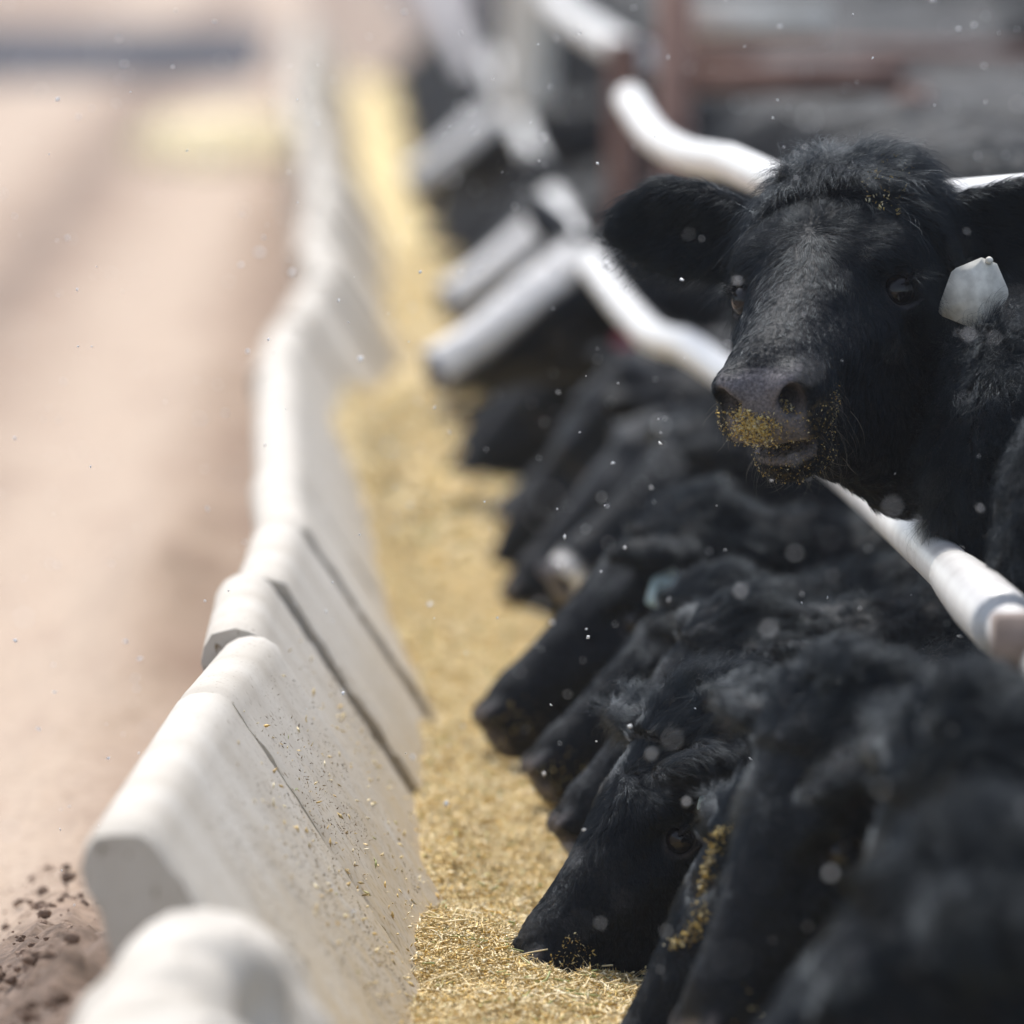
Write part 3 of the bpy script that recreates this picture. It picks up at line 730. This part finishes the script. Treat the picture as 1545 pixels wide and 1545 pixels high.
# feed in the bunk
fy = axis([(8, 11.8, .04), (11.8, 15.5, .014), (15.5, 22, .04), (22, 68, .25)]); fu = np.linspace(0, 1, 70)
YY, UU = np.meshgrid(fy, fu, indexing='ij'); e0 = feed_edge(YY) - .06; XX = e0 + UU * (.95 - e0)
def feed_z(X, Y):
    P = np.stack([X, Y, X * 0], -1)
    base = feed_base(Y) + .012 * np.sin(Y * 1.9) * sstep(13.3, 15, Y)
    base = base + .022 * np.exp(-((Y - 13.0) / .25) ** 2) * np.exp(-((X - .2) / .25) ** 2) - .03 * np.exp(-((Y - 13.55) / .28) ** 2)
    base = base + (feed_wall(Y) - feed_base(Y)) * np.exp(-(np.maximum(X - feed_edge(Y), 0) / .13) ** 2) - .02 * sstep(.3, .5, X)
    return base + .016 * fbm(P * [6, 3, 1], 3, 31) * np.minimum(1, 14 / Y) + .007 * fbm(P * 34, 2, 33) * (Y < 20)
ZZ = feed_z(XX, YY); i = np.arange(XX.size).reshape(XX.shape)
F = np.stack([i[:-1, :-1], i[:-1, 1:], i[1:, 1:], i[1:, :-1]], -1).reshape(-1, 4)[:, ::-1]
feed = mesh_obj('feed', np.stack([XX, YY, ZZ], -1).reshape(-1, 3), F, BED); tag(feed, 'yellow chopped straw feed filling the concrete bunk', 'feed', kind='stuff')
g = np.random.default_rng(12)
def straws(n, y0, y1, L0, L1, w, seed, up=.45, xmax=.95, smax=0):
    g = np.random.default_rng(seed); Y = y0 + (y1 - y0) * g.random(n); e = feed_edge(Y) - .02; X = e + g.random(n) * (xmax - e)
    Zs = feed_z(X, Y) + .002 + .009 * g.random(n)
    L = L0 * (L1 / L0) ** (g.random(n) ** 1.8); wd = w * (.5 + g.random(n))
    return scatter('chopped_straw', np.stack([X, Y, Zs], 1), wd, 1, STRAW, g, feed, asp=L / wd, lie=up)
straws(60000, 11.9, 14.6, .008, .040, .0034, 21)
straws(4000, 12, 14.2, .03, .075, .0024, 29, .5)
straws(30000, 12.3, 13.6, .004, .012, .0050, 22, .7)
straws(40000, 14.6, 19, .010, .04, .005, 23)
straws(22000, 19, 34, .03, .09, .016, 24)
straws(9000, 9, 11.9, .008, .03, .003, 25)
# long stalks lying on the nearest heap
mb = MB(); g = np.random.default_rng(5)
for q in range(260):
    y = 12.35 + 1.0 * g.random(); x = feed_edge(y) + g.random() * .55; z = feed_z(np.array([x]), np.array([y]))[0] + .004 + .012 * g.random()
    a = g.random() * 6.283; L = .02 + .06 * g.random() ** 2; dz = (g.random() - .35) * .6
    d = np.array([math.cos(a), math.sin(a), dz]); s_ = np.array([-math.sin(a), math.cos(a), .3]) * L * .25 * (g.random() - .5)
    p = np.array([x, y, z]); Vt, Ft = tube([p - d * L * .5, p + s_, p + d * L * .5], .0008 + .0010 * g.random(), 5, True, 3)
    mb.add(Vt, tri(Ft), (.01 if g.random() < .2 else .2 + .7 * g.random()))
mb.build('long_stalks', STRAW, feed)
# dried feed stuck to the wall face near the focus
g = np.random.default_rng(9); n = 9000; Y = 11.3 + 3.4 * g.random(n); t = g.random(n) ** .55; cx, cz = crest(Y); X = cx + .05 + t * .30; Zs = cz - .035 - t * .30 * 1.514
P = np.stack([X + .001, Y, Zs + .002], 1); keepn = fbm(np.stack([Y * 3, Zs * 9, Y * 0], 1), 3, 8) > -.15; P = P[keepn]; n = len(P); s_ = .0007 + .0016 * g.random(n) ** 3
DRY = mat_rust('dried_feed', (.10, .07, .035), (.30, .21, .10))
scatter('dried_feed_specks', P, s_, 1, DRY, g, feed, asp=2.5 + 2 * g.random(n), vals=g.random(n) * .12)
n = 420; Y = 11.9 + 2.2 * g.random(n); t = g.random(n) ** .6; cx, cz = crest(Y); P = np.stack([cx + .052 + t * .30, Y, cz - .033 - t * .454], 1)
scatter('stuck_feed_flakes', P, .002 + .004 * g.random(n) ** 2, 1, STRAW, g, feed, asp=3)
# clods along the foot of the outer face
def clods():
    mb = MB(); g = np.random.default_rng(77); EV, EF = eye_geo()
    for q in range(420):
        y = 11.2 + 3.4 * g.random(); x = -.36 - abs(g.normal()) * .14; r = .002 + .012 * g.random() ** 5
        V = EV * [r, r * (.7 + .6 * g.random()), r * .75]; V = V * (1 + .45 * fbm(EV * 1.7 + q * 3.1, 2, q))[:, None]
        iy = np.searchsorted(gy, y); ix = np.searchsorted(gx, x); z = Z[min(ix, len(gx) - 1), min(iy, len(gy) - 1)]
        mb.add(V + [x, y, z + r * .3], tri(EF))
    m = NM('clod_dirt'); n = m.noise(m.coord(), 60, 4); m.color(m.ramp(n, [(.3, (.15, .10, .07)), (.7, (.29, .20, .145))])); m.bump(n, .7, .004); m.set(Roughness=.95)
    tag(mb.build('dirt_clods', m.m), 'crumbled brown clods on the dirt by the foot of the bunk', 'dirt clods', kind='stuff')
clods()

# ------------------------------------------------------------------ pipe fence
fence = empty('pipe_fence', (1.0, 13, 0)); tag(fence, 'white pipe feed fence with a neck rail running along the bunk', 'fence')
def ppipe(name, pts, r, mat=PIPE, par=None, sub=5, m=1.0):
    pts = [(a, b, c * m) for a, b, c in pts]
    V, F = tube([at(*p) for p in pts], r, 18, True, sub); return mesh_obj(name, V, tri(F), mat, par or fence, origin=np.array(fence.location))
ppipe('neck_rail', [(1650, 1090, 11.6), (1560, 985, 12.2), (1445, 872, 13.4), (1352, 782, 14.5), (1225, 668, 16.4), (1090, 560, 18.3), (1030, 520, 18.9), (980, 505, 19.6), (905, 415, 21.0), (850, 330, 24.0), (800, 225, 30), (775, 165, 36), (745, 90, 48)], [.036] * 5 + [.034] * 3 + [.032] * 5, m=.95, sub=2)
V, F = tube([at(1440, 868, 12.78), at(1478, 905, 12.35), at(1520, 946, 11.92)], [.038, .047, .048], 18, True, 5); mesh_obj('rail_collar', V, tri(F), PIPE, fence, origin=np.array(fence.location))
ppipe('top_rail', [(950, 150, 20), (985, 205, 18.6), (1040, 236, 17.2), (1100, 245, 16.2), (1160, 272, 15.2), (1260, 300, 14.6), (1400, 304, 14.0), (1520, 296, 13.6), (1700, 282, 13.3)], .034, sub=2)
ppipe('top_rail', [(700, -90, 36), (790, -60, 33), (845, 10, 30), (905, 55, 27), (972, 92, 24.5)], .046)
ppipe('rail_post', [(1531, 300, 13.58), (1540, 400, 13.58), (1556, 620, 13.58), (1575, 1400, 13.58)], .0225, GREYP)
V, F = bevbox(at(1560, 970, 11.5), (.11, .10, .075)); mesh_obj('angle_bracket', V, F, BROWN, fence, origin=np.array(fence.location))
V, F = tube([at(782, 40, 34), at(782, 330, 34), at(782, 520, 34)], .05, 14); mesh_obj('post', V, tri(F), RUST, fence, origin=np.array(fence.location))
V, F = tube([at(800, -120, 31), at(797, 60, 31), at(792, 168, 31)], .095, 14); mesh_obj('post_sleeve', V, tri(F), WOOD, fence, origin=np.array(fence.location))
V, F = tube([at(942, 60, 24), at(942, 300, 24), at(942, 760, 24)], .05, 14); mesh_obj('post', V, tri(F), RUST, fence, origin=np.array(fence.location))
ppipe('brace', [(640, -60, 42), (680, 40, 41), (735, 150, 40)], .05, GREYP)
cross = empty('cross_fence', tuple(at(1200, 400, 22) * [1, 1, 0])); tag(cross, 'rusty cross fence with a bleached board between the pens', 'fence')
co = np.array(cross.location)
for nm, pts, r, mt in (('rail', [(1010, 122, 22), (1360, 118, 22)], .038, RUST), ('rail', [(1010, 78, 27), (1650, 92, 27)], .04, RUST), ('rail', [(1010, 205, 27), (1650, 222, 27)], .035, GREYP), ('rail', [(1000, 470, 21.8), (1700, 455, 21.8)], .03, RUST), ('post', [(1018, -20, 22), (1022, 900, 22)], .045, RUST), ('post', [(1375, 128, 22.2), (1380, 900, 22.2)], .045, RUST)):
    V, F = tube([at(*p) for p in pts], r, 12); mesh_obj(nm, V, tri(F), mt, cross, origin=co)
V, F = bevbox(at(1135, 34, 22.1), (.40, .04, .095)); mesh_obj('board', V, F, WOOD, cross, origin=co)

# ================================================================== THE CATTLE
FEED = 'black cattle lined up along the feed bunk'
def mpoll(px, py, D, X, sc, roll=0):     # poll position from where the muzzle tip is seen
    H = frame(X, (0, 0, 1), roll); return at(px, py, D) - H @ (np.array([.51, 0, -.10]) * sc)

# --- the one looking up
hX = unit((-.305, -.84, -.44)); hs = 1.15
H0 = frame(hX, (0, 0, 1), R(5)); mid = at(1222, 368, 13.03) - H0 @ (np.array([.20, 0, -.01]) * hs)
hero = Cow(mid, hX, R(5), hs, S=(1.30, 13.85, 0), heading=(-.96, -.25, 0), h=.0042, H=.03,
           ears={-1: (.97, -.12, .08, (.9, .05, .15)), 1: (.93, -.25, -.05, (.9, .2, .1))}, mouth=.016, wide=1.06, ear_len=1.22, throat=[(at(1275, 668, 13.05), .060), (at(1385, 655, 13.22), .105), (at(1530, 600, 13.5), .16), (at(1640, 620, 13.8), .2)], neck_r=.15, neck_z=.92)
hero.build('black cow with its head up facing the camera, feed stuck to its nose', FEED)
def H_mask(ctr, Ph, N):
    x, y, z = Ph.T; d = np.where(on_head(Ph), 1.0, .55); d = d * bare_w(Ph)
    return d
def H_len(P, Ph, N):
    x, y, z = Ph.T
    l = 1 - .55 * sstep(.20, .34, x); l = l * np.where(x > .43, .6, 1)
    l = l * (1 + 1.3 * (1 - sstep(.02, .13, x)) * (np.abs(y) < .12) * (z > -.12)); l = l * np.where(np.abs(y) > .125, 1.25, 1)
    l = l * np.where((np.abs(y) > .085) & (np.hypot(x - .197, z + .088) < .035), .35, 1); return l
fl = head_flow(hero, (.185, .0, -.01))
make_hair('short_coat', hero, 170000, .023, .00048, 1, 5, HAIR, lift=.22, messy=.24, clump=.60, mask=H_mask, flow=fl, lenfn=H_len, csize=.011)
def poll_mask(ctr, Ph, N):
    x, y, z = Ph.T; return ((x < .12) & (x > -.08) & (np.abs(y) < .11) & (z > -.12)) * (1 - sstep(.02, .12, x) * .7)
def poll_flow(P, Ph, N):
    d = Ph - np.array([.045, -.01, -.02]); d[:, 0] *= 1.2; return (unit(d) + [0, .25, .25]) @ hero.H.T
make_hair('topknot', hero, 8000, .068, .00055, 2, 7, HAIR_LONG, lift=.55, messy=.42, clump=.85, mask=poll_mask, flow=poll_flow, curl=.10, csize=.016, droop=.25, view_cut=-1)
def ear_mask(ctr, Ph, N):
    x, y, z = Ph.T; return (np.abs(y) > .12) & on_head(Ph)
def ear_flow(P, Ph, N):
    e = np.zeros_like(Ph); e[:, 1] = np.sign(Ph[:, 1]) * .9; e[:, 2] = -.5; e[:, 0] = .25; return e @ hero.H.T
make_hair('ear_fringe', hero, 17000, .046, .00048, 4, 6, HAIR, lift=.45, messy=.45, clump=.65, mask=ear_mask, flow=ear_flow, curl=.04, csize=.014, droop=.3, view_cut=-1)
def chin_mask(ctr, Ph, N):
    x, y, z = Ph.T; return ((x > .36) & (z < -.10)) * bare_w(Ph)
make_hair('whiskers', hero, 260, .035, .00045, 5, 5, WHISK, lift=1.0, messy=.5, clump=0, mask=chin_mask, flow=fl, view_cut=-1)
def lash_mask(ctr, Ph, N):
    x, y, z = Ph.T; return (np.abs(y) > .09) & (np.abs(x - .197) < .022) & (np.abs(z + .072) < .007)
make_hair('eyelashes', hero, 260, .020, .00055, 6, 5, HAIR, lift=1.2, messy=.25, clump=.1, mask=lash_mask, flow=lambda P, Ph, N: np.tile([0, -.4, -.6], (len(P), 1)), view_cut=-1)
ear_tag(hero, 1, .090, .105, TAGW, along=.100, tilt=.38, out=.05, drop=.045, cam_off=.065)
crumbs(hero, 1500, lambda h: (h[:, 0] > .47) * (h[:, 2] < -.085) * (h[:, 2] > -.142) * np.exp(-((h[:, 1] + .012) / .022) ** 2 - ((h[:, 2] + .108) / .018) ** 2), .0019, 3)
crumbs(hero, 1500, lambda h: (np.hypot(np.abs(h[:, 1]) - .045, h[:, 2] + .078) > .024) * (h[:, 0] > .41) * (h[:, 2] < -.10) * (h[:, 2] > -.22) * 1.0, .0011, 4)
crumbs(hero, 160, lambda h: (h[:, 0] < .12) * (h[:, 0] > .0) * (h[:, 1] > .05) * (h[:, 1] < .10) * (h[:, 2] > -.09), .0028, 5, 'straw_in_hair')

# --- feeding animals near the focus; each has its own pose
def feeder(px, py, D, X, sc, label, S=None, h=.007, hair=0, hw=.0006, hl=.02, roll=0, ears=None, tagm=None, tsg=1, tw=(.045, .055), digits=False, seed=0, neck=0, neck_l=.035, crumb=0, hd=(-1, 0, 0), mat=HAIR, dip=.08, neck_z=.50, crest_at=None, head_hair=True, along=.085, bulk=1.0):
    p = mpoll(px, py, D, X, sc, roll)
    S = (1.25, p[1] + .02, 0) if S is None else S
    c = Cow(p, X, roll, sc, S=S, heading=hd, h=h, H=.032, ears=ears, rail_dip=dip, bulk=bulk, neck_z=neck_z, crest_at=crest_at)
    c.build(label, FEED)
    fl = head_flow(c)
    if hair: make_hair('short_coat', c, hair, hl, hw, 10 + seed, 4, mat, lift=.3, messy=.35, clump=.45, mask=lambda a, Ph, N: on_head(Ph) * bare_w(Ph), flow=fl, csize=.012, lenfn=H_len)
    if neck: make_hair('shaggy_coat', c, neck, neck_l, hw, 30 + seed, 6, HAIR_LONG if mat is HAIR else mat, lift=.5, messy=1.0, clump=.8, mask=lambda a, Ph, N: ~on_head(Ph, -.08) * 1.0 * (a[:, 2] > .1), flow=fl, curl=.30, csize=.026, droop=.15)
    if hair: make_hair('ear_fringe', c, max(2500, hair // 9), .045, hw, 50 + seed, 5, FRINGE, lift=.4, messy=.4, clump=.5, mask=lambda a, Ph, N: ((np.abs(Ph[:, 1]) > .12) & on_head(Ph)) * 1.0, flow=fl, csize=.015, droop=.4, view_cut=-1)
    if tagm is not None: ear_tag(c, tsg, tw[0], tw[1], tagm, along=along, digits=digits, tilt=.3, drop=.04 if tw[0] < .055 else .015, cam_off=.07)
    if crumb: crumbs(c, crumb, lambda h_: (h_[:, 0] > .41) * (h_[:, 2] < -.06) * 1.0, .0019, seed)
    return c
DN = {-1: (.93, -.1, .05, (.75, .1, -.55)), 1: (.52, .60, .55, (.75, .3, -.6))}
DN2 = {-1: (.93, -.1, .05, (.75, .1, -.55)), 1: (.55, .62, .50, (.75, .3, -.6))}
c1 = feeder(800, 1500, 13.0, (-.62, -.28, -.73), 1.0, 'black cow with its head down, its eye in sharp focus, nose in the feed', S=(1.27, 12.98, 0), crest_at=(at(1500, 690, 13.05), (.085, .17, .19)), h=.0045, hair=85000, hw=.0005, hl=.018, ears=DN, tagm=TAGB, tw=(.045, .03), seed=1, neck=100000, neck_l=.062, crumb=1800)
c2 = feeder(930, 1700, 12.25, (-.56, -.14, -.82), 1.0, 'black cow with mud and straw caked on its forehead, head down, slightly blurred', hair=30000, hw=.0008, ears=DN2, tagm=TAGW, tw=(.05, .03), seed=2, neck=26000, mat=HAIR_DULL, S=(1.30, 12.3, 0), crest_at=(at(1590, 830, 12.4), (.08, .15, .20)))
crumbs(c2, 650, lambda h: (h[:, 0] > .04) * (h[:, 0] < .26) * np.exp(-((h[:, 1] - .045 - .02 * np.sin(h[:, 0] * 40)) / .012) ** 2) * (h[:, 2] > -.08), .0020, 6, 'caked_straw')
c3 = feeder(1075, 1600, 11.6, (-.42, -.22, -.87), 1.02, 'blurred black cow with a pale glint on its brow, third from the bottom corner', hair=9000, hw=.0014, seed=3, neck=9000, mat=HAIR_DULL, S=(1.26, 11.62, 0), crumb=250, ears=DN)
c4 = feeder(1275, 1730, 10.9, (-.38, -.1, -.9), 1.05, 'big blurred black cow filling the bottom corner beside the fence bracket', hair=7000, hw=.002, hl=.03, neck_l=.06, seed=4, neck=7000, mat=HAIR_DULL, dip=.12, S=(1.36, 10.9, 0), ears=DN)
c5 = feeder(1010, 1850, 10.0, (-.70, .1, -.70), 1.05, 'blurred black cow nearest the camera, only its poll above the bottom edge', hair=5000, hw=.0025, hl=.035, neck=4000, neck_l=.07, mat=HAIR_DULL, S=(1.26, 10.05, 0), seed=5, dip=.12)
c6 = feeder(855, 1282, 14.05, (-.70, -.1, -.70), .92, 'black cow half hidden behind the sharply focused head, muzzle low', hair=16000, hw=.0008, seed=6, neck=14000, neck_l=.04)
c7 = feeder(810, 1192, 14.75, (-.76, -.14, -.62), .90, 'black cow with a small pink tag in its furry ear and a crumb-dusted nose', hair=30000, hw=.0008, seed=7, neck=26000, neck_l=.045, ears=DN, tagm=TAGP, tw=(.03, .024), crumb=500)
c8 = feeder(740, 1120, 15.35, (-.76, -.10, -.64), 1.06, 'black cow with a numbered pale blue tag in its ear', hair=16000, hw=.0010, seed=8, neck=14000, neck_l=.05, ears=DN, tagm=TAGB, tw=(.06, .07), digits=True, crumb=500)
c9 = feeder(838, 895, 17.0, (-.76, -.32, -.55), .95, 'black cow with a pale nose lifted clear of the feed', hair=7000, hw=.0014, seed=9, neck=7000, neck_l=.04, ears=DN, tagm=TAGW, tw=(.03, .03), S=(1.26, 17.3, 0))
c9.pad_obj = None
# pale nose patch on that one
me = c9.body.data; x, y, z = c9.Vh.T; me.attributes['blaze'].data.foreach_set('value', (c9.near_head * sstep(.44, .47, x) * (y > -.02) * .9).astype(np.float32))

# --- the rest of the line: four shared shapes, copied
def copy_tree(o, parent=None):
    c = o.copy(); COL.objects.link(c)
    if parent is not None: c.parent = parent; c.matrix_parent_inverse = o.matrix_parent_inverse
    for ch in o.children: copy_tree(ch, c)
    return c
protos = []
def proto(X, sc, D, px, py, label, blaze=False, seed=0, ears=None):
    p = mpoll(px, py, D, X, sc); c = Cow(p, X, 0, sc, S=(1.25, p[1] + .05, 0), h=.013, H=.045, blaze=blaze, rail_dip=.05, ears=ears)
    c.build(label, FEED, far=True, name='white_faced_cow' if blaze else 'black_cow'); return c
pr = [proto((-.72, -.1, -.68), .98, 18.3, 775, 925, 'blurred black cow with its nose down, just past the pale-nosed one'),
      proto((-.60, .1, -.78), 1.0, 19.3, 762, 872, 'blurred black cow with a steeply lowered head, second past the pale-nosed one'),
      proto((-.80, -.25, -.55), 1.0, 20.3, 745, 815, 'blurred black cow stretching its neck low, third past the pale-nosed one', ears=DN)]
DN_ = None
def white_face(px, py, D, label, X=(-.84, -.22, -.50), sc=.98):
    p = mpoll(px, py, D, X, sc, R(-38)); c = Cow(p, X, R(-38), sc, S=(1.28, p[1] + .25, 0), h=.013, H=.045, blaze=True, rail_dip=.02, neck_z=.66)
    c.build(label, FEED, far=True, name='white_faced_cow'); return c
wf = white_face(648, 575, 20.6, 'nearest of the white-faced cows, its long face slanting down over the feed')
wfb = white_face(668, 470, 24.2, 'middle one of the white-faced cows, its face slanting down over the feed')
def put(src, D, dx=0, label='', rz=0, dz=0):
    c = copy_tree(src.root); c.location = Vector((src.root.location.x + dx, D, 0)); c.rotation_euler = (0, 0, rz); c['label'] = label; return c
BL = 'out-of-focus black cow far along the bunk, one of the dark line of heads'
ys = [21.4, 22.4, 23.2, 25.2, 26.2, 27.2, 28.2, 29.2, 31.2, 32.3, 34.2, 35.0, 35.8, 37.2, 38.6, 40, 41.2, 44, 45.6, 47.4, 49.2, 51, 53, 55, 57, 59, 61.5]
for k, y in enumerate(ys):
    put(pr[k % 3], y, -.02 + .05 * math.sin(k * 2.1) + (.08 if y > 24 else -.08 if y < 23.5 else 0), BL, .08 * math.sin(k * 1.7))
p_ = mpoll(835, 800, 19.8, (-.62, -.35, -.70), 1.0)
wf2 = Cow(p_, (-.62, -.35, -.70), 0, 1.0, S=(1.45, 20.2, 0), h=.013, H=.045, blaze=True, rail_dip=.02, neck_z=.60)
wf2.blz = wf2.blz * sstep(.17, .21, wf2.Vh[:, 0]) * (1 - sstep(.36, .40, wf2.Vh[:, 0])) * (1 - sstep(.05, .075, np.abs(wf2.Vh[:, 1])))
wf2.build('blurred cow with a pale stripe down its face, among black heads below the curved rail', FEED, far=True, name='white_faced_cow')
TAGR = simple('red_plastic', (.30, .03, .06), .5)
ear_tag(wf, 1, .10, .12, TAGR, along=.10)
wfc = white_face(612, 285, 33.0, 'farthest of the white-faced cows at the bunk, below the fence corner')
# cattle standing about in the pens behind
st = Cow((-.9 + 0, 0, 1.25), (-.85, 0, -.5), 0, 1.0, S=(0, 0, 0), h=.016, H=.05); 
st.p = st.p
st.build('tmp', 'black cattle standing in the pens behind', far=True)
g = np.random.default_rng(3); first = True
PL = 'out-of-focus black cow standing in the pens behind the fence'
spots = []
for D in (24.5, 29, 34, 40, 47, 56):
    half = 1545 / FPX * D
    x = 2.9 + (.4 if D > 22 else 0)
    while x < half + 3.5:
        spots.append((x + g.random() * .5, D + g.random() * 1.5, g.choice([0, math.pi, .5, -.6, 2.6]) + g.normal() * .2)); x += 2.0
for k, (x, y, r) in enumerate(spots):
    o = st.root if first else copy_tree(st.root); first = False
    o.location = (x, y, 0); o.rotation_euler = (0, 0, r); o['label'] = PL; o['group'] = 'black cattle standing in the pens behind'

# ------------------------------------------------------------------ falling snow
g = np.random.default_rng(44); n = 1100
D = 14.5 * np.exp(g.normal(size=n) * .27); px = -50 + 1650 * g.random(n); py = -50 + 1650 * g.random(n)
keep = (D > 7.5) & (D < 40); D, px, py = D[keep], px[keep], py[keep]
P = np.array([at(a, b, d) for a, b, d in zip(px, py, D)]); keep = P[:, 2] > .2; P = P[keep]; D = D[keep]
s_ = .0032 + .0060 * g.random(len(P)) ** 2.5
fl_ = scatter('falling_snow', P, s_, 1, SNOW, g, None, asp=1.3)
tag(fl_, 'white snowflakes drifting through the air', 'snow', kind='stuff')

# ------------------------------------------------------------------ the snowy air itself
V, F = bevbox((0, 600, .5), (1600, 2000, 5.2), b=.5)
hm = bpy.data.materials.new('snowy_air'); hm.use_nodes = True; hn = hm.node_tree; hn.nodes.remove(hn.nodes['Principled BSDF'])
pv = hn.nodes.new('ShaderNodeVolumePrincipled'); pv.inputs['Color'].default_value = (.93, .95, 1, 1); pv.inputs['Density'].default_value = .0006
hn.links.new(pv.outputs[0], hn.nodes['Material Output'].inputs['Volume'])
tag(mesh_obj('haze', V, F, hm, smooth=False), kind='stuff')
